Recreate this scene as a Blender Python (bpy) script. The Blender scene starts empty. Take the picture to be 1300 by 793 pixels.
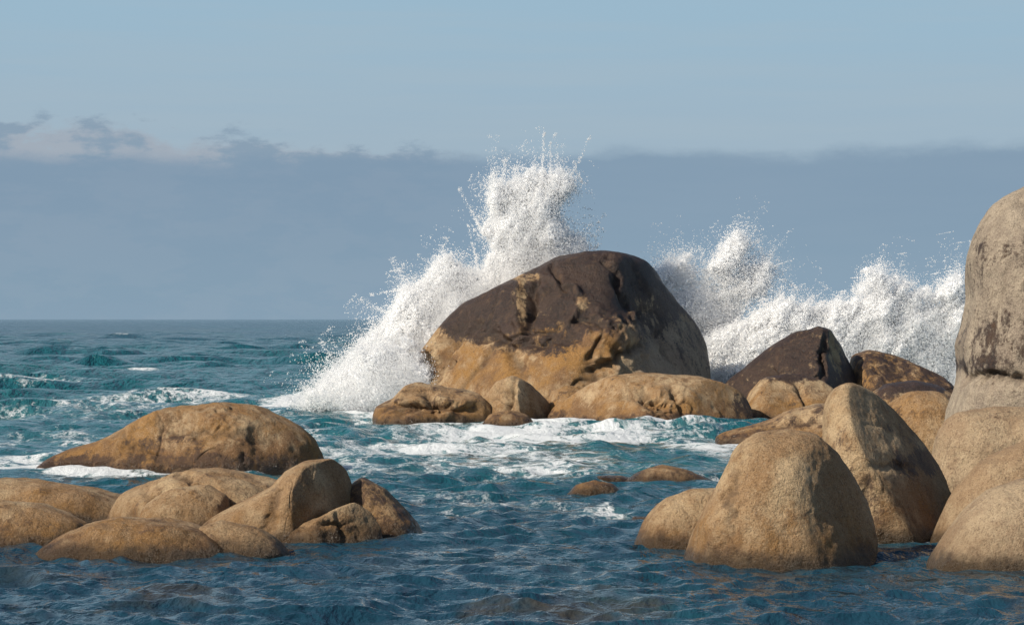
import bpy, math
import numpy as np
from mathutils import Vector

rng = np.random.default_rng(7)
H = 4.0          # eye height above the sea, metres
F = 3250.0       # focal length used to survey the photograph
HOR = 405.0
scene = bpy.context.scene

# ------------------------------------------------------------------ noise
_tab = np.random.default_rng(3).random(65536).astype(np.float32)
def vnoise(p, seed=0):
    p = np.asarray(p, dtype=np.float64)
    i = np.floor(p).astype(np.int64); f = p - i
    u = f*f*f*(f*(f*6-15)+10)
    def h(dx, dy, dz):
        a = (i[:,0]+dx)*73856093 ^ (i[:,1]+dy)*19349663 ^ (i[:,2]+dz)*83492791 ^ (seed*2654435761)
        a = (a ^ (a >> 13)) * 1274126177
        return _tab[(a ^ (a >> 16)) & 65535]
    x0 = h(0,0,0)*(1-u[:,0])+h(1,0,0)*u[:,0]
    x1 = h(0,1,0)*(1-u[:,0])+h(1,1,0)*u[:,0]
    x2 = h(0,0,1)*(1-u[:,0])+h(1,0,1)*u[:,0]
    x3 = h(0,1,1)*(1-u[:,0])+h(1,1,1)*u[:,0]
    y0 = x0*(1-u[:,1])+x1*u[:,1]; y1 = x2*(1-u[:,1])+x3*u[:,1]
    return (y0*(1-u[:,2])+y1*u[:,2])*2-1
ROT = np.array([[0.36,0.48,-0.8],[-0.8,0.6,0.0],[0.48,0.64,0.6]])
def fbm(p, octaves=4, seed=0, gain=0.5):
    p = np.asarray(p, dtype=np.float64)
    s = 0; a = 1; t = 0
    for o in range(octaves):
        s = s + a*vnoise(p, seed+o); t += a; a *= gain
        p = (p @ ROT.T)*2.03 + 11.7
    return s/t
def sst(a, b, x):
    t = np.clip((x-a)/(b-a), 0, 1); return t*t*(3-2*t)

# ------------------------------------------------------------------ node helpers
def new_mat(name):
    m = bpy.data.materials.new(name); m.use_nodes = True
    nt = m.node_tree; nt.nodes.clear()
    return m, nt
class NT:
    def __init__(s, nt): s.nt = nt
    def n(s, t, **kw):
        x = s.nt.nodes.new(t)
        for k, v in kw.items(): setattr(x, k, v)
        return x
    def l(s, a, b): s.nt.links.new(a, b)
    def val(s, inp, v):
        if isinstance(v, bpy.types.NodeSocket): s.l(v, inp)
        else: inp.default_value = v
    def math(s, op, a, b=0.0, c=None, clamp=False):
        x = s.n('ShaderNodeMath', operation=op); x.use_clamp = clamp
        s.val(x.inputs[0], a); s.val(x.inputs[1], b)
        if c is not None: s.val(x.inputs[2], c)
        return x.outputs[0]
    def ramp(s, v, a, b, c=0.0, d=1.0):
        x = s.n('ShaderNodeMapRange'); x.interpolation_type = 'SMOOTHSTEP'
        s.val(x.inputs['Value'], v); s.val(x.inputs['From Min'], a); s.val(x.inputs['From Max'], b)
        s.val(x.inputs['To Min'], c); s.val(x.inputs['To Max'], d)
        return x.outputs['Result']
    def mix(s, f, a, b, mode='MIX'):
        x = s.n('ShaderNodeMix', data_type='RGBA', blend_type=mode)
        s.val(x.inputs[0], f)
        for i, v in ((6, a), (7, b)):
            if isinstance(v, tuple): v = (*v, 1.0) if len(v) == 3 else v
            s.val(x.inputs[i], v)
        return x.outputs[2]
    def noise(s, vec, scale, detail=4, rough=0.55, dist=0.0):
        x = s.n('ShaderNodeTexNoise'); s.l(vec, x.inputs['Vector'])
        x.inputs['Scale'].default_value = scale; x.inputs['Detail'].default_value = detail
        x.inputs['Roughness'].default_value = rough; x.inputs['Distortion'].default_value = dist
        return x.outputs['Fac']
    def mapping(s, vec, scale=(1,1,1), rot=(0,0,0), loc=(0,0,0)):
        x = s.n('ShaderNodeMapping'); s.l(vec, x.inputs['Vector'])
        x.inputs['Scale'].default_value = scale; x.inputs['Rotation'].default_value = rot
        x.inputs['Location'].default_value = loc
        return x.outputs['Vector']
    def attr(s, name):
        x = s.n('ShaderNodeAttribute', attribute_name=name); return x.outputs['Fac']

# ------------------------------------------------------------------ granite
def granite():
    m, nt = new_mat('granite'); g = NT(nt)
    P = g.n('ShaderNodeNewGeometry').outputs['Position']
    sep = g.n('ShaderNodeSeparateXYZ'); g.l(P, sep.inputs[0]); Z = sep.outputs['Z']
    dark, ochre, fine, grey = g.attr('dark'), g.attr('ochre'), g.attr('cavity'), g.attr('grey')
    n1 = g.noise(P, 0.7, 5, 0.6, 0.4)
    n2 = g.noise(P, 2.6, 6, 0.68)
    n3 = g.noise(P, 12.0, 5, 0.75)
    n4 = g.noise(P, 34.0, 3, 0.8)
    vs = g.mapping(P, (1.6, 1.6, 0.28))
    n5 = g.noise(vs, 1.4, 6, 0.68, 0.6)
    n6 = g.noise(g.mapping(P, (1.6, 1.6, 0.20), loc=(7, 3, 1)), 2.6, 5, 0.65, 0.5)
    col = g.mix(g.ramp(n1, 0.38, 0.62), (0.33,0.200,0.098), (0.50,0.355,0.205))
    col = g.mix(g.ramp(n2, 0.45, 0.68, 0, 0.7), col, (0.25,0.135,0.055))
    o = g.math('ADD', ochre, g.math('MULTIPLY', g.math('SUBTRACT', n5, 0.5), 1.9))
    o = g.math('ADD', o, g.math('MULTIPLY', g.math('SUBTRACT', n2, 0.5), 0.9))
    ocol = g.mix(g.ramp(n1, 0.4, 0.6), (0.33,0.165,0.040), (0.18,0.085,0.030))
    col = g.mix(g.ramp(o, 0.25, 0.9, 0, 0.9), col, ocol)
    col = g.mix(g.math('MULTIPLY', grey, 0.8), col, g.mix(g.ramp(n2, 0.4, 0.6), (0.30,0.255,0.21), (0.46,0.39,0.305)))
    # rain-washed vertical stains
    col = g.mix(g.ramp(n6, 0.56, 0.72, 0, 0.6), col, g.mix(0.75, col, (0.085,0.048,0.028)))
    # crystal speckle
    col = g.mix(g.ramp(n4, 0.52, 0.66, 0, 0.75), col, g.mix(0.75, col, (0.02,0.015,0.01)))
    col = g.mix(g.ramp(n4, 0.46, 0.32, 0, 0.5), col, g.mix(0.5, col, (0.75,0.64,0.48)))
    col = g.mix(g.ramp(n3, 0.5, 0.68, 0, 0.6), col, g.mix(0.6, col, (0.07,0.04,0.025)))
    col = g.mix(g.ramp(n5, 0.58, 0.75, 0, 0.3), col, (0.56,0.43,0.29))
    # dark lichen / algae; on one shore rock also painted-in shade
    dn = g.math('ADD', g.math('MULTIPLY', g.math('SUBTRACT', n5, 0.5), 1.9), g.math('MULTIPLY', g.math('SUBTRACT', n2, 0.5), 1.7))
    dn = g.math('ADD', dn, g.math('MULTIPLY', g.math('SUBTRACT', n3, 0.5), 1.3))
    d = g.math('ADD', dark, dn)
    d = g.ramp(d, 0.26, 0.76)
    dcol = g.mix(g.ramp(n3, 0.40, 0.70), (0.014,0.008,0.008), (0.066,0.034,0.022))
    dcol = g.mix(g.ramp(n1, 0.45, 0.62, 0, 0.5), dcol, (0.060,0.032,0.021))
    dcol = g.mix(g.ramp(n2, 0.52, 0.68, 0, 0.55), dcol, (0.12,0.070,0.038))
    dcol = g.mix(g.ramp(n4, 0.56, 0.70, 0, 0.30), dcol, (0.20,0.155,0.12))
    col = g.mix(g.math('MULTIPLY', d, 0.98), col, dcol)
    # dark brown in cracks and grooves
    col = g.mix(g.math('MULTIPLY', fine, 0.8), col, (0.045,0.028,0.018))
    # waterline: wet, dark
    zz = g.math('SUBTRACT', Z, g.math('MULTIPLY', g.math('SUBTRACT', n2, 0.5), 0.6))
    wet = g.ramp(zz, 0.36, 0.05)
    stain = g.ramp(zz, 0.95, 0.2)
    col = g.mix(g.math('MULTIPLY', stain, 0.6), col, g.mix(0.6, col, (0.13,0.062,0.020)))
    col = g.mix(g.math('MULTIPLY', wet, 0.85), col, (0.035,0.022,0.011))
    b = g.n('ShaderNodeBsdfPrincipled')
    g.l(col, b.inputs['Base Color'])
    rgh = g.math('SUBTRACT', 0.85, g.math('MULTIPLY', wet, 0.55))
    rgh = g.math('SUBTRACT', rgh, g.math('MULTIPLY', d, 0.38))
    g.l(rgh, b.inputs['Roughness'])
    b.inputs['Specular IOR Level'].default_value = 0.45
    hgt = g.math('ADD', g.math('MULTIPLY', n3, 0.055), g.math('MULTIPLY', n4, 0.028))
    hgt = g.math('ADD', hgt, g.math('MULTIPLY', n2, 0.12))
    bp = g.n('ShaderNodeBump'); bp.inputs['Strength'].default_value = 0.9; bp.inputs['Distance'].default_value = 1.0
    g.l(hgt, bp.inputs['Height']); g.l(bp.outputs[0], b.inputs['Normal'])
    o = g.n('ShaderNodeOutputMaterial'); g.l(b.outputs[0], o.inputs[0])
    return m
GRAN = granite()

def make_mesh(name, co, faces, mat, attrs=None, smooth=True):
    me = bpy.data.meshes.new(name)
    nv = len(co); nf = len(faces)
    me.vertices.add(nv); me.vertices.foreach_set('co', np.ascontiguousarray(co, dtype=np.float32).ravel())
    me.loops.add(nf*4); me.loops.foreach_set('vertex_index', faces.astype(np.int32).ravel())
    me.polygons.add(nf)
    me.polygons.foreach_set('loop_start', np.arange(nf, dtype=np.int32)*4)
    me.polygons.foreach_set('loop_total', np.full(nf, 4, dtype=np.int32))
    me.update(calc_edges=True)
    if smooth: me.polygons.foreach_set('use_smooth', np.ones(nf, dtype=bool))
    for k, v in (attrs or {}).items():
        a = me.attributes.new(k, 'FLOAT', 'POINT'); a.data.foreach_set('value', v.astype(np.float32))
    me.materials.append(mat)
    ob = bpy.data.objects.new(name, me); scene.collection.objects.link(ob)
    return ob

footprints = []
def segdist(x, z, a, b):
    ax, az = a; bx, bz = b
    dx, dz = bx-ax, bz-az
    t = np.clip(((x-ax)*dx+(z-az)*dz)/(dx*dx+dz*dz+1e-9), 0, 1)
    return np.hypot(x-ax-t*dx, z-az-t*dz), t

def rock(name, top, base, D=None, nose=None, lean=0.35, e=0.85, rough=1.0, dark=(), ochre=(), dark0=0.0, ochre0=0.0,
         lines=(), seed=0, res=1.0, dc=None, sub=0.9, foam=0.0, cuts=(), grey=0.0, crk=0.5, greys=()):
    pts = np.array(top, float)
    wpx = pts[:,0].max()-pts[:,0].min()
    df = H*F/(base-HOR)
    if D is None: D = 0.42*wpx*df/F
    if dc is None: dc = df + 0.9*D
    s = dc/F
    X = lambda px: (px-650.0)*s
    Zc = lambda py: H+(HOR-py)*s
    poly = [(X(a), Zc(b)) for a, b in pts]
    w = poly[-1][0]-poly[0][0]
    zl = min(poly[0][1], 0); zr = min(poly[-1][1], 0)
    poly += [(poly[-1][0]-0.03*w, zr-0.6*sub), (poly[-1][0]-0.2*w, -sub-0.2), (poly[0][0]+0.2*w, -sub-0.2), (poly[0][0]+0.03*w, zl-0.6*sub)]
    poly = np.array(poly)
    zt = poly[:,1].max(); hgt = zt
    if nose is None: nc = np.array([poly[:,0].min()*0.5+poly[:,0].max()*0.5, 0.22*hgt])
    else: nc = np.array([X(nose[0]), Zc(nose[1])])
    nth = int(240*res); nph = int(90*res)
    th = np.linspace(0, 2*np.pi, nth, endpoint=False)
    dirs = np.stack([np.cos(th), np.sin(th)], 1)
    r = np.zeros(nth)
    for i in range(len(poly)):
        a = poly[i]-nc; b = poly[(i+1) % len(poly)]-nc
        e1 = b-a
        den = dirs[:,0]*e1[1]-dirs[:,1]*e1[0]
        den = np.where(abs(den) < 1e-9, 1e-9, den)
        t = (a[0]*e1[1]-a[1]*e1[0])/den
        u = (a[0]*dirs[:,1]-a[1]*dirs[:,0])/den
        ok = (t > 0) & (u >= -1e-6) & (u <= 1+1e-6)
        r = np.where(ok & (t > r), t, r)
    r[r == 0] = np.median(r)
    def smooth(r, k):
        kk = np.arange(-3*k, 3*k+1); wgt = np.exp(-0.5*(kk/k)**2); wgt /= wgt.sum()
        return sum(wgt[j]*np.roll(r, kk[j]) for j in range(len(kk)))
    r0 = smooth(r, max(1, int(2.0*res))); r1 = smooth(r, int(14*res))
    ph = np.linspace(-np.pi/2, np.pi/2, nph)
    PH, TH = np.meshgrid(ph, th, indexing='ij')
    cp = np.cos(PH); sp = np.sin(PH)
    bl = np.abs(sp)**1.3
    R = r0[None,:]*(1-bl)+r1[None,:]*bl
    rad = R*np.sign(cp)*np.abs(cp)**e
    yy = D*np.sign(sp)*np.abs(sp)**e
    x = nc[0]+rad*np.cos(TH); z = nc[1]+rad*np.sin(TH)
    y = dc+yy + lean*(np.clip(z, 0, None)-0.3*hgt)*np.where(sp < 0, np.abs(sp)**0.6, 0.3)*min(1.0, D/(hgt+0.01))
    co = np.stack([x, y, z], -1).reshape(-1, 3)
    cen = np.array([nc[0], dc, nc[1]])
    size = min(w, 2*D, 2.2*max(hgt, 0.4))
    # soft plane cuts (joint faces)
    for (nx, ny, nz, off) in cuts:
        n = np.array([nx, ny, nz], float); n /= np.linalg.norm(n)
        dd = (co-cen) @ n - off*size
        k = 0.05*size
        push = np.where(dd > -k, np.where(dd > k, dd, (dd+k)**2/(4*k)), 0)
        co = co - n[None,:]*push[:,None]*0.9
    out = co-cen; out = out/np.array([w*0.5, D, max(hgt, 0.4)]); out /= (np.linalg.norm(out, axis=1, keepdims=True)+1e-9)
    q = co/size
    n_lo = fbm(q*1.6+seed*7.3, 3, seed, 0.4)
    n_md = fbm(q*5.0+seed*3.1, 4, seed+9)
    rdg = 1-np.abs(fbm(q*2.0+seed*5.7, 3, seed+21, 0.4))*2
    crack = np.clip((rdg-0.93)/0.07, 0, 1)**1.5
    n_hi = fbm(co*7.0, 3, seed+31)
    silh = (np.abs(sp)**0.8).reshape(-1)      # keep the outline where it was surveyed
    lo_amp = size*0.10*rough
    disp = n_lo*lo_amp*(0.3+0.7*silh) + n_md*size*0.018*rough + n_hi*0.014 - crack*size*0.018*crk*silh
    cav = crack*silh*crk*0.8
    fx, fz = co[:,0], co[:,2]
    front = np.clip((dc-co[:,1])/(0.25*D), 0, 1)
    wob = fbm(co*1.3/ max(0.3,s*25), 3, seed+50)
    for (x1, y1, x2, y2, wd, dp) in lines:
        dist, t = segdist(fx+wob*wd*s*1.8, fz+np.roll(wob, 7)*wd*s*1.8, (X(x1), Zc(y1)), (X(x2), Zc(y2)))
        taper = np.sin(np.pi*np.clip(t*0.9+0.05, 0, 1))**0.4
        k = np.exp(-(dist/(wd*s))**2)*front*taper
        disp = disp + dp*k
        if dp < 0: cav = np.maximum(cav, np.exp(-(dist/(wd*s*0.5))**2)*front*taper*0.7)
    co = co + out*disp[:,None]
    def field(lst, v0):
        v = np.full(len(co), v0, float)
        jx = fbm(co*0.9/max(s*28,0.3), 3, seed+60)*0.45
        for (px, py, rx, ry, st) in lst:
            dd = np.sqrt(((co[:,0]-X(px))/(rx*s))**2+((co[:,2]-Zc(py))/(ry*s))**2)+jx
            k = sst(1.45, 0.5, dd)
            if st < 0: v = v*(1-k*(-st))
            else: v = np.maximum(v, st*k)
        return v
    dk = field(dark, dark0); oc = field(ochre, ochre0); gr = field(greys, grey)
    # golden-brown staining grows towards the foot of each rock
    oc = oc + 0.45*sst(0.65, 0.12, np.clip(co[:,2], 0, None)/max(hgt, 0.4))
    i = np.arange(nph-1)[:,None]; j = np.arange(nth)[None,:]
    a = i*nth+j; b = i*nth+(j+1) % nth
    faces = np.stack([a, b, b+nth, a+nth], -1).reshape(-1, 4)
    cc = np.array([nc[0], dc, 0.0])
    ob = make_mesh(name, co-cc, faces, GRAN, {'dark': dk, 'ochre': oc, 'cavity': np.clip(cav, 0, 1), 'grey': gr})
    ob.location = cc
    import bmesh
    bm = bmesh.new(); bm.from_mesh(ob.data)
    bm.verts.ensure_lookup_table()
    bmesh.ops.remove_doubles(bm, verts=[bm.verts[k] for k in list(range(nth))+list(range(nth*(nph-1), nth*nph))], dist=1e-3)
    bmesh.ops.recalc_face_normals(bm, faces=bm.faces)
    bm.to_mesh(ob.data); bm.free()
    wl = np.abs(co[:,2]) < 0.15
    if wl.any():
        xs, ys = co[wl,0], co[wl,1]
        footprints.append(((xs.min()+xs.max())/2, (ys.min()+ys.max())/2, (xs.max()-xs.min())/2, (ys.max()-ys.min())/2, foam))
    return ob

# ---- the big wave-struck boulder
rock('wave_struck_boulder',
     [(538,522),(527,470),(531,447),(544,418),(560,399),(580,379),(610,369),(640,353),(662,343),(700,328),(740,319),(790,321),(820,328),(838,340),
      (850,357),(875,380),(900,397),(920,410),(931,430),(928,455),(915,480),(903,522)],
     540, D=5.0, dc=111, nose=(730,455), lean=0.6, e=0.8, seed=1, res=2.1, sub=1.2, foam=1.0, crk=1.0, rough=1.15,
     dark=[(615,398,78,34,1.2),(735,350,115,46,1.3),(725,388,95,36,1.1),(800,343,62,46,1.2),(870,383,56,26,0.95),(685,432,62,18,0.8),(600,405,42,28,1.05),(835,388,52,42,0.7),(890,430,40,50,0.48),
           (662,388,6,36,-0.7),(738,386,12,12,-0.6),(668,352,22,6,-0.6)],
     ochre=[(600,440,70,45,0.45),(720,425,100,30,0.85),(700,460,60,25,0.5),(600,470,60,30,0.2),(640,470,20,40,0.6)], ochre0=-0.1, greys=[(870,440,80,60,0.7)],
     lines=[(577,380,548,475,9,-0.5),(657,350,660,420,6,0.45),(677,345,670,420,5,-0.45),(640,435,662,480,9,-0.4),(690,350,735,385,9,0.3),
            (735,392,715,412,6,0.3),(800,330,850,380,9,-0.5),(830,345,900,470,12,-0.4),(760,400,800,470,18,0.5),(600,420,640,440,8,-0.35),(650,438,730,432,6,-0.3),
            (700,330,712,372,4,-0.3),(770,330,800,395,4,-0.35),(820,390,930,440,5,-0.3),(740,470,820,430,6,-0.35),(560,440,600,400,6,-0.3),(840,400,860,470,5,-0.25)],
     cuts=[(0.75,-0.55,0.35,0.34),(-0.5,-0.7,0.5,0.40),(0.1,-0.8,0.6,0.37)])
# ---- ledges in front of it
rock('seaside_rock_ledge', [(676,538),(690,514),(715,509),(735,492),(775,475),(810,472),(850,479),(900,480),(940,489),(960,503),(967,520),(962,540)],
     541, D=3.0, seed=2, res=1.5, e=0.62, ochre0=0.4, foam=1.0, crk=1.4, rough=1.3, dark=[(950,515,24,18,0.8),(700,530,30,10,0.7),(840,532,120,8,0.6)],
     lines=[(735,500,715,530,6,-0.5),(800,490,850,535,9,-0.45),(905,484,925,532,6,-0.5),(760,482,870,492,8,0.25),(850,485,870,525,5,-0.35),(735,505,800,500,4,-0.25)],
     cuts=[(-0.6,-0.6,0.5,0.27),(0.5,-0.7,0.4,0.34),(0,-0.5,0.9,0.22)])
rock('seaside_rock_ledge', [(474,530),(478,516),(500,507),(512,488),(530,485),(570,492),(608,498),(622,512),(628,532)], 538, D=2.2, seed=3, res=1.2, e=0.65,
     ochre0=0.4, dark0=0.34, foam=1.0, crk=1.4, rough=1.5, lines=[(485,512,600,520,5,-0.45),(530,490,560,520,6,-0.3),(500,507,600,507,4,0.15)], cuts=[(0.1,-0.5,0.85,0.24),(0.5,-0.8,0.2,0.4)])
rock('seaside_rock_ledge', [(604,532),(615,503),(628,484),(650,475),(672,486),(695,500),(715,520),(722,535)], 537, D=1.7, seed=4, res=1.0,
     ochre0=0.1, foam=0.9, crk=1.2, lines=[(652,478,640,530,5,-0.35),(665,490,700,520,4,-0.2)], cuts=[(0.8,-0.5,0.3,0.12),(-0.5,-0.8,0.3,0.28)])
rock('seaside_rock_ledge', [(610,540),(622,526),(645,521),(668,527),(680,538)], 542, D=0.9, seed=5, res=0.7, dark0=0.4, ochre0=0.7, foam=0.9)
rock('seaside_rock_ledge', [(690,520),(700,495),(720,488),(745,492),(760,520)], 534, D=1.6, seed=6, res=0.8, ochre0=0.6, foam=0.4, dark0=0.2)
# ---- dark group right of centre
rock('dark_capped_boulder', [(900,525),(922,487),(950,468),(985,441),(1015,421),(1040,411),(1060,415),(1075,435),(1090,460),(1102,490),(1108,525)],
     532, D=2.8, dc=107, nose=(1035,470), seed=7, res=1.3, e=0.7, dark0=0.95, foam=0.8, crk=1.2, rough=1.2, dark=[(1060,440,10,30,-0.6)], lines=[(1048,415,1030,500,5,-0.4),(1060,420,1085,480,6,-0.3),(960,470,1020,480,5,-0.25)],
     cuts=[(0.8,-0.5,0.3,0.18),(-0.45,-0.6,0.65,0.22)])
rock('seaside_rock_ledge', [(936,535),(953,498),(972,481),(1005,475),(1040,480),(1062,497),(1078,535)], 533, D=1.8, dc=102, seed=8, res=1.0, ochre0=0.4, dark0=0.15, foam=0.8, e=0.7, crk=1.2,
     dark=[(1010,478,50,8,0.9)], cuts=[(0.2,-0.6,0.75,0.25)], lines=[(1010,480,1020,530,4,-0.3)])
rock('dark_capped_boulder', [(1070,525),(1083,452),(1105,445),(1135,451),(1165,462),(1195,479),(1214,496),(1222,525)], 530, D=2.6, dc=109, seed=9, res=1.1, e=0.7, ochre0=0.8, dark0=0.6, foam=0.6, crk=1.2,
     cuts=[(0.2,-0.5,0.8,0.3)])
rock('dark_capped_boulder', [(1088,550),(1105,500),(1125,487),(1160,484),(1195,490),(1216,503),(1228,550)], 545, D=2.0, dc=94, seed=10, res=1.0, e=0.7, ochre0=0.6, dark0=0.35, foam=0.3, crk=1.2,
     dark=[(1160,488,60,14,1.3)])
rock('tilted_rock_slab', [(905,554),(925,546),(975,540),(1000,526),(1040,515),(1065,511),(1110,520),(1130,565)], 568, D=2.2, seed=11, res=1.1, ochre0=0.4, dark0=0.42, foam=0.8,
     lines=[(925,550,1040,530,4,-0.2)], e=0.62, crk=1.2, rough=1.4, cuts=[(-0.3,-0.5,0.8,0.24)])
rock('granite_boulder', [(1110,600),(1125,512),(1155,497),(1195,500),(1230,530),(1250,600)], 600, D=1.3, dc=62, seed=12, ochre0=0.45, dark0=0.2)
# ---- right foreground
rock('granite_boulder', [(1036,690),(1046,560),(1049,512),(1060,492),(1080,483),(1100,487),(1130,500),(1170,520),(1205,540),(1235,561),(1253,580),(1249,612),(1235,650),(1215,690)],
     686, D=1.35, nose=(1105,590), seed=13, res=1.5, lean=0.5, ochre0=0.05, foam=0.15, rough=0.8, crk=0.5, lines=[(1090,590,1230,590,7,-0.10),(1085,600,1085,660,9,-0.10)],
     dark=[(1190,588,75,18,0.65),(1090,640,16,44,0.5),(1170,550,60,20,0.3)], cuts=[(0.75,-0.5,0.5,0.18)])
rock('granite_boulder', [(866,712),(880,672),(905,626),(925,590),(940,566),(965,551),(1000,547),(1035,553),(1065,576),(1085,605),(1100,635),(1110,665),(1113,690),(1108,715)],
     718, D=1.3, nose=(1000,650), seed=14, res=1.6, lean=0.5, foam=0.05, ochre0=0.08, rough=0.9, crk=0.15, cuts=[(0.6,-0.65,0.35,0.34)], lines=[(930,600,915,690,8,-0.06)])
rock('granite_boulder', [(804,688),(820,656),(845,633),(880,622),(915,620),(945,650),(960,700)], 694, D=0.95, seed=15, res=1.2, lean=0.4, rough=0.9, ochre0=0.25, crk=0.3, dark0=0.05)
rock('towering_granite_boulder', [(1185,590),(1203,520),(1216,490),(1222,468),(1218,436),(1228,408),(1234,370),(1229,330),(1238,298),(1256,270),(1280,249),(1300,237),(1345,222),(1400,235),(1450,300),(1480,420),(1490,560)],
     640, D=2.4, dc=56, nose=(1340,440), seed=16, res=1.9, lean=0.2, dark=[(1255,430,48,45,0.5),(1240,462,34,14,0.7),(1290,320,40,24,0.42),(1240,345,14,50,0.35)],
     lines=[(1205,478,1330,476,7,-0.25),(1290,250,1300,440,10,-0.12)], rough=0.8, grey=0.95, crk=0.4)
rock('granite_boulder', [(1180,600),(1192,550),(1212,522),(1260,512),(1310,514),(1390,530),(1420,600)], 640, D=1.3, dc=51.5, seed=17, res=1.2, grey=0.3, ochre0=0.25, rough=1.3)
rock('granite_boulder', [(1180,692),(1192,657),(1210,622),(1240,591),(1275,569),(1310,556),(1380,560),(1430,692)], 692, D=1.1, seed=18, res=1.3, rough=0.7, crk=0.2, grey=0.2)
rock('granite_boulder', [(1176,716),(1200,680),(1225,646),(1260,620),(1300,608),(1360,604),(1425,640),(1450,718)], 722, D=1.2, seed=19, res=1.4, rough=0.6, crk=0.1, grey=0.35)
# ---- left
rock('low_humped_rock', [(38,600),(60,583),(95,570),(130,561),(165,540),(200,520),(240,511),(280,508),(320,512),(355,525),(385,545),(404,563),(412,585)],
     602, D=2.2, seed=20, res=1.6, ochre0=0.6, foam=0.85, lean=0.4, crk=0.8, rough=1.2, dark=[(150,588,110,14,0.75),(260,582,150,12,0.7),(220,560,60,14,0.45)], lines=[(150,552,220,585,8,-0.12),(270,512,330,570,12,0.12),(200,540,360,555,7,-0.08)],
     cuts=[(-0.3,-0.75,0.5,0.32)])
rock('shore_rock', [(-70,662),(-50,615),(0,609),(60,612),(120,622),(170,635),(200,650),(212,668)], 664, D=1.2, seed=21, res=1.3, ochre0=0.35, lean=0.3, crk=0.4)
rock('shore_rock', [(-80,692),(-50,642),(0,633),(50,640),(90,652),(114,664),(116,690)], 696, D=0.9, seed=22, res=1.2, ochre0=0.45, dark0=0.22, lean=0.4, crk=0.2)
rock('shore_rock', [(42,702),(75,682),(110,664),(150,658),(200,660),(250,669),(290,688),(310,702)], 708, D=0.9, seed=23, res=1.4, ochre0=0.6, lean=0.3, crk=0.3, dark0=0.14)
rock('shore_rock', [(130,668),(150,628),(190,611),(240,600),(300,600),(350,607),(385,640),(400,678)], 676, D=1.4, seed=24, res=1.4, ochre0=0.2, lean=0.3, rough=1.3,
     lines=[(235,605,300,640,6,-0.16),(190,615,230,650,6,-0.12)])
rock('shore_rock', [(165,680),(185,640),(220,622),(265,612),(290,630),(300,680)], 682, D=0.8, seed=25, res=1.1, ochre0=0.25, crk=0.2)
rock('shore_rock', [(238,682),(262,660),(300,640),(345,620),(362,600),(385,588),(420,585),(445,595),(460,620),(480,650),(490,686)], 688, D=1.05, seed=36, nose=(375,640), res=1.5,
     ochre0=0.1, lean=0.4, crk=0.4, rough=0.9, lines=[(355,610,345,670,7,-0.12)], cuts=[(0.8,-0.5,0.2,0.24)])
rock('shore_rock', [(345,688),(358,678),(385,662),(420,646),(450,640),(470,652),(484,668),(490,688)], 690, D=0.55, seed=47, res=1.1, e=0.7, ochre0=0.3, dark0=0.15, crk=1.2, rough=1.5, cuts=[(0.5,-0.7,0.4,0.3)],
     lines=[(380,668,470,656,4,-0.08),(430,650,440,686,4,-0.08)])
rock('shore_rock', [(425,680),(440,622),(460,607),(490,620),(515,645),(530,665),(538,684)], 681, D=0.8, seed=27, res=1.1, dark0=0.5, ochre0=0.4)  # dark0 paints the shade behind the neighbouring rock into the colour
rock('shore_rock', [(236,702),(250,670),(280,660),(320,668),(350,684),(370,702)], 705, D=0.6, seed=28, res=1.0, ochre0=0.25, crk=0.2)
# ---- small awash rocks
rock('awash_rock', [(718,628),(732,615),(755,609),(778,614),(794,627)], 628, D=0.5, seed=29, res=0.7, ochre0=0.8, dark0=0.3, foam=0.3, sub=0.5)
rock('awash_rock', [(792,611),(815,597),(842,590),(872,596),(892,604),(912,612)], 613, D=0.7, seed=30, res=0.8, ochre0=0.6, dark0=0.25, foam=0.3, sub=0.5)
rock('awash_rock', [(736,611),(758,604),(790,603),(815,611)], 611, D=0.4, seed=31, res=0.6, ochre0=0.5, dark0=0.6, foam=0.3, sub=0.4)
rock('awash_rock', [(796,664),(804,655),(820,655),(830,664)], 663, D=0.25, seed=32, res=0.5, ochre0=0.6, dark0=0.3, sub=0.4)

# ------------------------------------------------------------------ sea
def ground(px, py):
    d = H*F/(py-HOR); return (px-650)*d/F, d
ds = [14.0]
while ds[-1] < 45000:
    d = ds[-1]; ds.append(d+max(0.035, min(d*d/10240*0.5, 0.006*d)))
ds = np.array(ds)
t1 = np.arange(-0.235, 0.2351, 0.0008)
ext = 0.235+np.cumsum(0.0008*1.07**np.arange(1, 90)); ext = ext[ext < 2.0]
ts = np.concatenate([-ext[::-1], t1, ext])
Yg, Tg = np.meshgrid(ds, ts, indexing='ij')
Xg = Yg*Tg
sea_shape = Yg.shape
x = Xg.ravel(); y = Yg.ravel()
dsp = np.gradient(ds); spc = np.repeat(dsp, len(ts))
spx = y*0.0008
outer = np.abs(Tg.ravel()) > 0.24
spc = np.maximum(spc, spx); spc[outer] = np.maximum(spc[outer], 0.3*y[outer]*0.1)
zero = np.zeros_like(x)
P2 = np.stack([x*0.10, y*0.045, zero], 1)
gust = np.clip(fbm(P2, 3, 77)*1.2+0.9, 0.25, 1.9)
groups = [np.clip(0.9+1.3*fbm(np.stack([x*sc, y*sc*0.7, zero+sd], 1), 2, 80+sd), 0.1, 1.9) for sd, sc in ((0, 0.16), (1, 0.13), (2, 0.08), (3, 0.05))]
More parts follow.
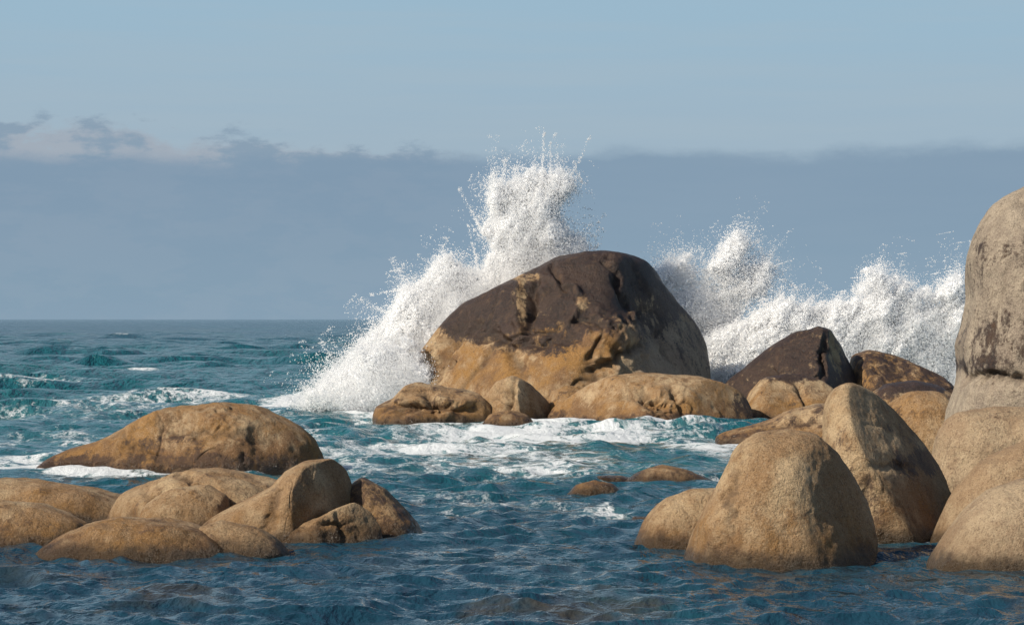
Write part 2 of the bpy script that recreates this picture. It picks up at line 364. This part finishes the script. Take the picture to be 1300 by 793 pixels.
# lee of the boulder group is calmer than the open sea to the left and behind
lee = sst(-22, -8, x)*sst(150, 112, y)
en_big = (sst(45, 120, y)*0.80+0.12)*(1-0.60*lee)
en_mid = sst(42, 90, y)*0.45+0.52
wx_ = 1.6*fbm(np.stack([x*0.09, y*0.07, zero], 1), 2, 95); wy_ = 1.6*fbm(np.stack([x*0.09, y*0.07, zero+9], 1), 2, 97)
xw = x+wx_; yw = y+wy_
N = 120
lam = np.exp(rng.uniform(np.log(0.20), np.log(18), N))
th0 = math.radians(-68)
z = np.zeros_like(x); dx = np.zeros_like(x); dy = np.zeros_like(x)
for i in range(N):
    L = lam[i]; k = 2*np.pi/L
    an = th0+rng.normal(0, 0.8 if L < 3 else 0.55)
    cx, cy = math.cos(an), math.sin(an)
    A = 0.0076*L**0.88*rng.uniform(0.6, 1.4)
    wfade = sst(2.0, 4.5, L/spc)
    if L < 0.45: e = gust*0.6
    elif L < 1.0: e = gust*0.9
    elif L < 4: e = en_mid*groups[i % 2]*(1.15 if L < 2 else 1)
    else: e = en_big*1.1*groups[2+i % 2]
    ph = k*(cx*xw+cy*yw)+rng.uniform(0, 6.28)
    a = A*wfade*e
    z += a*np.cos(ph)
    q = 0.85
    dx -= q*a*cx*np.sin(ph); dy -= q*a*cy*np.sin(ph)
for L, A, an in ((34, 0.12, -1.35), (23, 0.08, -1.1), (60, 0.22, -1.5)):
    k = 2*np.pi/L
    ph = k*(math.cos(an)*xw+math.sin(an)*yw)+rng.uniform(0, 6.28)
    z += A*sst(90, 180, y)*sst(2.2, 5, L/spc)*np.cos(ph)
foam = np.zeros_like(x)
def patch(px, py, rx, ry, st):
    global foam
    cx, cy = ground(px, py)
    _, y1 = ground(px, py+ry); _, y0 = ground(px, max(py-ry, HOR+12))
    wx = rx*cy/F; wy = (y0-y1)/2; cyy = (y0+y1)/2
    dd = np.sqrt(((x-cx)/wx)**2+((y-cyy)/wy)**2)
    foam = np.maximum(foam, st*sst(1.25, 0.15, dd))
for p in [(460,508,130,12,1.0),(370,512,90,8,0.78),(500,525,80,14,0.95),(700,556,300,22,0.68),(640,588,280,26,0.56),(520,575,140,20,0.6),(890,568,90,12,0.8),(620,547,140,7,0.85),(800,547,160,6,0.9),
          (850,600,110,22,0.46),(185,476,46,4,0.62),(40,490,80,6,0.56),(240,507,140,8,0.52),(100,562,60,7,0.62),(70,592,60,12,0.7),(20,585,60,16,0.58),(360,578,80,10,0.95),(300,530,140,8,0.46),
          (440,592,110,30,0.56),(770,655,60,14,0.50),(560,545,120,10,0.75),(1010,505,120,10,0.8),(20,560,120,20,0.38),(130,520,220,24,0.36),(950,585,70,16,0.56),(330,560,160,26,0.42),(600,640,200,20,0.34)]:
    patch(*p)
for (cx, cy, rx, ry, st) in footprints:
    if st <= 0: continue
    dd = (np.sqrt(((x-cx)/rx)**2+((y-cy)/ry)**2)-1)*min(rx, ry)
    foam = np.maximum(foam, st*sst(1.5, -0.1, dd))
nz = fbm(np.stack([x*0.55, y*0.22, zero], 1), 4, 5, 0.6)
crest = sst(0.5, 0.85, z)*sst(0.1, 0.45, fbm(np.stack([x*0.06, y*0.03, zero], 1), 3, 91))*sst(60, 100, y)
foam = np.clip(np.maximum(foam*(1+1.2*nz), crest*0.45), 0, 1.2)
z += foam*0.05*sst(0.6, 1, foam)
co = np.stack([x+dx, y+dy, z], 1)
nr, ncn = sea_shape
i = np.arange(nr-1)[:,None]; j = np.arange(ncn-1)[None,:]
a = i*ncn+j
faces = np.stack([a, a+1, a+ncn+1, a+ncn], -1).reshape(-1, 4)

def sea_mat():
    m, nt = new_mat('sea_water'); g = NT(nt)
    P = g.n('ShaderNodeNewGeometry').outputs['Position']
    sep = g.n('ShaderNodeSeparateXYZ'); g.l(P, sep.inputs[0]); Y = sep.outputs['Y']
    flat = g.mapping(P, (1, 1, 0.2))
    foam = g.attr('foam')
    big = g.noise(g.mapping(P, (0.05, 0.02, 0)), 1.0, 4, 0.6)
    far = g.ramp(Y, 42, 85)
    col = g.mix(far, (0.011,0.046,0.074), (0.010,0.100,0.122))
    col = g.mix(g.ramp(Y, 150, 600), col, (0.006,0.066,0.102))
    col = g.mix(g.ramp(big, 0.5, 0.7, 0, 0.6), col, (0.016,0.130,0.138))
    # weed and sand showing through the shallows close in
    sh = g.noise(g.mapping(P, (0.3, 0.22, 0)), 1.0, 5, 0.65)
    shal = g.math('MULTIPLY', g.ramp(sh, 0.50, 0.64), g.ramp(Y, 46, 34))
    col = g.mix(g.math('MULTIPLY', shal, 0.7), col, (0.06,0.042,0.022))
    # foam lace
    warp = g.n('ShaderNodeTexNoise'); g.l(flat, warp.inputs['Vector']); warp.inputs['Scale'].default_value = 0.9; warp.inputs['Detail'].default_value = 5
    warp.inputs['Roughness'].default_value = 0.65
    vadd = g.n('ShaderNodeVectorMath', operation='MULTIPLY_ADD'); g.l(warp.outputs['Color'], vadd.inputs[0]); vadd.inputs[1].default_value = (2.4,2.4,0); g.l(flat, vadd.inputs[2])
    vm = g.mapping(vadd.outputs[0], (1.0, 0.55, 0))
    v = g.n('ShaderNodeTexVoronoi', feature='DISTANCE_TO_EDGE'); g.l(vm, v.inputs['Vector']); v.inputs['Scale'].default_value = 1.3
    v2 = g.n('ShaderNodeTexVoronoi', feature='DISTANCE_TO_EDGE'); g.l(vm, v2.inputs['Vector']); v2.inputs['Scale'].default_value = 4.0
    lace = g.math('MULTIPLY', g.ramp(v.outputs['Distance'], 0.0, 0.35, 1, 0), 0.45)
    lace = g.math('ADD', lace, g.math('MULTIPLY', g.ramp(v2.outputs['Distance'], 0.0, 0.3, 1, 0), 0.3))
    fn = g.noise(g.mapping(P, (1.0, 0.5, 0)), 2.6, 7, 0.75)
    lace = g.math('ADD', lace, g.math('MULTIPLY', g.math('SUBTRACT', fn, 0.5), 1.6))
    ff = g.math('ADD', foam, g.math('MULTIPLY', g.math('SUBTRACT', lace, 0.40), 0.95))
    ff = g.math('MULTIPLY', g.ramp(ff, 0.42, 0.95), g.ramp(foam, 0.05, 0.25))
    aer = g.ramp(foam, 0.1, 0.9, 0, 0.6)
    col = g.mix(aer, col, (0.11,0.25,0.265))
    w = g.n('ShaderNodeBsdfPrincipled'); g.l(col, w.inputs['Base Color'])
    w.inputs['Roughness'].default_value = 0.08; w.inputs['IOR'].default_value = 1.333
    g.l(g.ramp(Y, 60, 400, 0.5, 0.28), w.inputs['Specular IOR Level'])
    f = g.n('ShaderNodeBsdfPrincipled'); f.inputs['Base Color'].default_value = (0.82,0.85,0.87,1); f.inputs['Roughness'].default_value = 0.85
    f.inputs['Specular IOR Level'].default_value = 0.1
    r1 = g.noise(g.mapping(P, (1.0, 0.8, 0.3), rot=(0,0,0.3)), 1.25, 5, 0.55, 0.3)
    r2 = g.noise(g.mapping(P, (1.0, 0.65, 0.3), rot=(0,0,-0.2)), 6.0, 3, 0.6, 0.2)
    r3 = g.noise(g.mapping(P, (1.0, 0.5, 0.1), rot=(0,0,0.2)), 0.5, 5, 0.65, 0.3)
    h = g.math('ADD', g.math('MULTIPLY', r1, 0.36), g.math('MULTIPLY', r2, 0.028))
    h = g.math('ADD', h, g.math('MULTIPLY', g.math('MULTIPLY', r3, 1.5), g.ramp(Y, 60, 160)))
    bp = g.n('ShaderNodeBump'); bp.inputs['Strength'].default_value = 1.0; bp.inputs['Distance'].default_value = 1.0
    g.l(h, bp.inputs['Height']); g.l(bp.outputs[0], w.inputs['Normal'])
    bf = g.n('ShaderNodeBump'); bf.inputs['Strength'].default_value = 0.7; bf.inputs['Distance'].default_value = 0.3
    g.l(fn, bf.inputs['Height']); g.l(bf.outputs[0], f.inputs['Normal'])
    mx = g.n('ShaderNodeMixShader'); g.l(ff, mx.inputs[0]); g.l(w.outputs[0], mx.inputs[1]); g.l(f.outputs[0], mx.inputs[2])
    o = g.n('ShaderNodeOutputMaterial'); g.l(mx.outputs[0], o.inputs[0])
    return m
make_mesh('sea_water', co, faces, sea_mat(), {'foam': foam})

# ------------------------------------------------------------------ spray
def spray_mat():
    m, nt = new_mat('sea_spray'); g = NT(nt)
    d = g.n('ShaderNodeBsdfDiffuse'); d.inputs['Color'].default_value = (0.97,0.97,0.975,1)
    t = g.n('ShaderNodeBsdfTranslucent'); t.inputs['Color'].default_value = (0.97,0.97,0.975,1)
    mx = g.n('ShaderNodeMixShader'); mx.inputs[0].default_value = 0.40
    g.l(d.outputs[0], mx.inputs[1]); g.l(t.outputs[0], mx.inputs[2])
    o = g.n('ShaderNodeOutputMaterial'); g.l(mx.outputs[0], o.inputs[0])
    return m
SPR = spray_mat()
gn = bpy.data.node_groups.new('droplets', 'GeometryNodeTree')
gn.interface.new_socket('Geometry', in_out='INPUT', socket_type='NodeSocketGeometry')
gn.interface.new_socket('Geometry', in_out='OUTPUT', socket_type='NodeSocketGeometry')
gi = gn.nodes.new('NodeGroupInput'); go = gn.nodes.new('NodeGroupOutput')
mp = gn.nodes.new('GeometryNodeMeshToPoints'); na = gn.nodes.new('GeometryNodeInputNamedAttribute')
na.data_type = 'FLOAT'; na.inputs['Name'].default_value = 'rad'
sm = gn.nodes.new('GeometryNodeSetMaterial'); sm.inputs['Material'].default_value = SPR
gn.links.new(gi.outputs[0], mp.inputs['Mesh']); gn.links.new(na.outputs['Attribute'], mp.inputs['Radius'])
gn.links.new(mp.outputs[0], sm.inputs[0]); gn.links.new(sm.outputs[0], go.inputs[0])

def inside(px, py, poly):
    c = np.zeros(px.shape, bool); n = len(poly)
    for i in range(n):
        x1, y1 = poly[i]; x2, y2 = poly[(i+1) % n]
        if y1 == y2: continue
        cond = ((y1 > py) != (y2 > py)) & (px < (x2-x1)*(py-y1)/(y2-y1)+x1)
        c ^= cond
    return c
def gblur(a, sg):
    r = int(3*sg); k = np.arange(-r, r+1); w = np.exp(-0.5*(k/sg)**2); w /= w.sum()
    for ax in (0, 1):
        pad = [(0, 0), (0, 0)]; pad[ax] = (r, r)
        b = np.pad(a, pad, mode='edge')
        n = a.shape[ax]
        a = sum(w[j]*(b[j:j+n] if ax == 0 else b[:, j:j+n]) for j in range(2*r+1))
    return a
def spray(name, poly, dc, thick, count, seed, flow, holes=0.8, halo=0.25, mist=0.25, low=0.0):
    r = np.random.default_rng(seed)
    s = dc/F
    pw = np.array([((a-650)*s, H+(HOR-b)*s) for a, b in poly])
    g0 = 0.07
    xs = np.arange(pw[:,0].min()-2, pw[:,0].max()+2, g0); zs = np.arange(-0.3, pw[:,1].max()+2, g0)
    XX, ZZ = np.meshgrid(xs, zs)
    M = inside(XX, ZZ, pw).astype(float)
    B = gblur(M, 0.24/g0); B2 = gblur(M, 0.9/g0)
    fx, fz = flow; fl = math.hypot(fx, fz); fx /= fl; fz /= fl
    al = XX*fx+ZZ*fz; ac = -XX*fz+ZZ*fx
    nn = fbm(np.stack([al.ravel()*0.75, ac.ravel()*1.25, np.full(al.size, seed*3.0)], 1), 5, seed, 0.65).reshape(XX.shape)
    nf = fbm(np.stack([al.ravel()*2.6, ac.ravel()*4.5, np.full(al.size, seed*5.0)], 1), 4, seed+40, 0.7).reshape(XX.shape)
    edge = np.clip(1-B2, 0, 1)
    ztop = pw[:,1].max()
    thin = sst(0.35*ztop, ztop, ZZ)*low
    dens = np.clip(B*1.5-0.35-thin*0.5+holes*nn*(0.25+1.7*edge+0.8*thin)+0.9*nf*(0.12+edge+0.5*thin), 0, 1)*(B > 0.02)
    dens = dens**1.5
    pr = dens.ravel()/dens.sum()
    n3 = int(count*mist); n1 = int(count*(1-halo)-n3)
    idx = r.choice(pr.size, n1, p=pr)
    x = XX.ravel()[idx]+r.uniform(-g0/2, g0/2, n1); z = ZZ.ravel()[idx]+r.uniform(-g0/2, g0/2, n1)
    b2 = B2.ravel()[idx]; de = dens.ravel()[idx]
    nb = (gblur(nn, 0.14/g0)+0.25*nf).ravel()[idx]
    yb = dc-thick*np.sqrt(np.clip(b2, 0, 1))*(0.55+0.75*nb)
    y = yb+np.abs(r.normal(0, 0.40*thick, n1))
    rad = 0.016+0.046*de*r.random(n1)**1.8
    # fine mist with a soft fall-off
    md = (gblur(dens, 0.26/g0)**1.2).ravel(); md /= md.sum()
    i3 = r.choice(md.size, n3, p=md)
    x3 = XX.ravel()[i3]+r.normal(0, 0.1, n3); z3 = ZZ.ravel()[i3]+r.normal(0, 0.1, n3)
    y3 = dc-thick*0.6*B2.ravel()[i3]+r.normal(0, 0.4*thick, n3)
    rad3 = 0.009+0.009*r.random(n3)
    # streamers of droplets thrown from the ragged edges
    n2 = count-n1-n3
    pe = (dens*(0.05+edge**1.5)).ravel(); pe /= pe.sum()
    ncl = 1100
    ci = r.choice(pe.size, ncl, p=pe)
    wcl = r.exponential(1.0, ncl); cl = r.choice(ncl, n2, p=wcl/wcl.sum())
    clx = XX.ravel()[ci]; clz = ZZ.ravel()[ci]
    sx = np.abs(r.normal(0, 0.3, ncl))+0.06; st = np.clip(r.exponential(0.35, ncl)+0.1, 0, 1.0)
    along = np.clip(r.exponential(1.0, n2), 0, 2.4)*st[cl]-0.1; across = r.normal(0, 1, n2)*sx[cl]*0.45
    ang = np.arctan2(fz, fx)+r.normal(0, 0.7, ncl)
    x2 = clx[cl]+np.cos(ang[cl])*along-np.sin(ang[cl])*across
    z2 = clz[cl]+np.sin(ang[cl])*along+np.cos(ang[cl])*across
    y2 = dc+r.normal(0, 0.35*thick, n2)
    rad2 = 0.008+0.020*r.random(n2)**2.5
    P = np.stack([np.concatenate([x, x2, x3]), np.concatenate([y, y2, y3]), np.concatenate([z, z2, z3])], 1)
    R = np.concatenate([rad, rad2, rad3])
    ok = P[:,2] > -0.1; P = P[ok]; R = R[ok]
    me = bpy.data.meshes.new(name); me.vertices.add(len(P)); me.vertices.foreach_set('co', P.astype(np.float32).ravel())
    at = me.attributes.new('rad', 'FLOAT', 'POINT'); at.data.foreach_set('value', R.astype(np.float32))
    me.materials.append(SPR)
    ob = bpy.data.objects.new(name, me); scene.collection.objects.link(ob)
    md = ob.modifiers.new('droplets', 'NODES'); md.node_group = gn
    return ob

spray('wave_spray', [(395,518),(405,490),(422,472),(445,453),(458,432),(478,412),(500,390),(510,374),(532,363),(550,334),(566,322),(580,328),(598,345),(614,334),(624,312),
      (605,292),(618,282),(632,260),(620,242),(638,224),(668,212),(706,215),(730,236),(718,257),(706,270),(720,287),(742,296),(752,320),(746,350),(700,380),(600,440),(560,525)],
      117, 2.4, 600000, 11, (0.15, 1.0), holes=0.8, low=0.55)
spray('wave_spray', [(375,520),(400,497),(425,480),(450,462),(480,445),(515,440),(540,465),(545,500),(540,522)], 110, 1.3, 150000, 12, (-0.7, 0.5), halo=0.2)
spray('wave_spray', [(815,420),(832,340),(850,333),(875,336),(900,332),(912,312),(935,304),(962,318),(980,346),(972,370),(948,387),(930,410),(900,430)], 121, 1.7, 140000, 13, (0.8, 0.8), halo=0.45, holes=1.1, low=1.0)
spray('wave_spray', [(880,520),(895,440),(905,415),(935,408),(960,393),(985,376),(1015,388),(1045,376),(1075,382),(1095,356),(1125,346),(1155,352),(1185,368),(1210,360),(1232,364),(1250,400),(1260,520)],
      119, 2.2, 480000, 14, (0.5, 0.9), halo=0.27, holes=0.95, low=0.8)

# ------------------------------------------------------------------ light
el = math.radians(35); sd = Vector((-0.86, -0.51, 0)).normalized()
sdir = Vector((sd.x*math.cos(el), sd.y*math.cos(el), math.sin(el)))
sun = bpy.data.lights.new('sun', 'SUN'); sun.energy = 5.0; sun.angle = math.radians(0.53); sun.color = (1.0, 0.915, 0.77)
so = bpy.data.objects.new('sun', sun); scene.collection.objects.link(so)
so.rotation_euler = sdir.to_track_quat('Z', 'Y').to_euler(); so.location = (-60, -40, 60)
w = bpy.data.worlds.new('World'); scene.world = w; w.use_nodes = True
nt = w.node_tree; nt.nodes.clear(); g = NT(nt)
sky = g.n('ShaderNodeTexSky', sky_type='NISHITA'); sky.sun_disc = False
sky.sun_elevation = el; sky.sun_rotation = math.atan2(sd.x, sd.y)
base = g.n('ShaderNodeVectorMath', operation='SCALE'); g.l(sky.outputs[0], base.inputs[0]); base.inputs['Scale'].default_value = 0.08
V = g.n('ShaderNodeTexCoord').outputs['Generated']
sp = g.n('ShaderNodeSeparateXYZ'); g.l(V, sp.inputs[0]); E = sp.outputs['Z']
nA = g.noise(g.mapping(V, (7, 7, 20)), 1.0, 5, 0.55)
nB = g.noise(g.mapping(V, (34, 34, 90)), 1.0, 6, 0.62)
veil = g.mix(g.ramp(E, 0.06, 0.125), (0.345,0.460,0.565), (0.330,0.490,0.615))
veil = g.mix(g.ramp(g.noise(g.mapping(V, (4, 4, 60)), 1.0, 4, 0.6), 0.4, 0.65, 0, 0.35), veil, (0.39,0.49,0.57))
c = g.mix(g.ramp(E, 0.13, 0.36, 0.92, 0.0), base.outputs[0], veil)
ed = g.math('ADD', E, g.math('MULTIPLY', g.math('SUBTRACT', nA, 0.5), -0.020))
left = g.ramp(sp.outputs['X'], -0.02, -0.18)
pe = g.math('ADD', ed, g.math('MULTIPLY', g.math('SUBTRACT', nB, 0.5), -0.040))
pe = g.math('SUBTRACT', pe, g.math('MULTIPLY', left, 0.0105))
puff = g.ramp(pe, 0.0675, 0.0610)
c = g.mix(g.math('MULTIPLY', puff, g.ramp(sp.outputs['X'], 0.02, -0.05, 0.0, 0.8)), c, g.mix(g.ramp(nB, 0.44, 0.58), (0.36,0.405,0.47), (0.23,0.32,0.42)))
edb = g.math('ADD', ed, g.math('MULTIPLY', g.math('SUBTRACT', nB, 0.5), -0.010))
bank = g.ramp(edb, 0.0675, 0.0600)
bcol = g.mix(g.ramp(E, 0.0, 0.055), (0.235,0.345,0.445), (0.215,0.315,0.425))
bcol = g.mix(g.ramp(g.noise(g.mapping(V, (5, 5, 45)), 1.0, 5, 0.55), 0.35, 0.7, 0, 0.35), bcol, (0.26,0.355,0.455))
c = g.mix(g.math('MULTIPLY', bank, 0.88), c, bcol)
bg = g.n('ShaderNodeBackground'); g.l(c, bg.inputs['Color']); bg.inputs['Strength'].default_value = 1.0
o = g.n('ShaderNodeOutputWorld'); g.l(bg.outputs[0], o.inputs[0])

# ------------------------------------------------------------------ camera
cam = bpy.data.cameras.new('camera'); cam.lens = 90; cam.sensor_width = 36; cam.clip_end = 100000; cam.clip_start = 0.5
co_ = bpy.data.objects.new('camera', cam); scene.collection.objects.link(co_)
co_.location = (0, 0, H); co_.rotation_euler = (math.radians(90)+math.atan(8.5/F), 0, 0)
scene.camera = co_
scene.view_settings.view_transform = 'Standard'; scene.view_settings.look = 'None'
scene.view_settings.exposure = 0
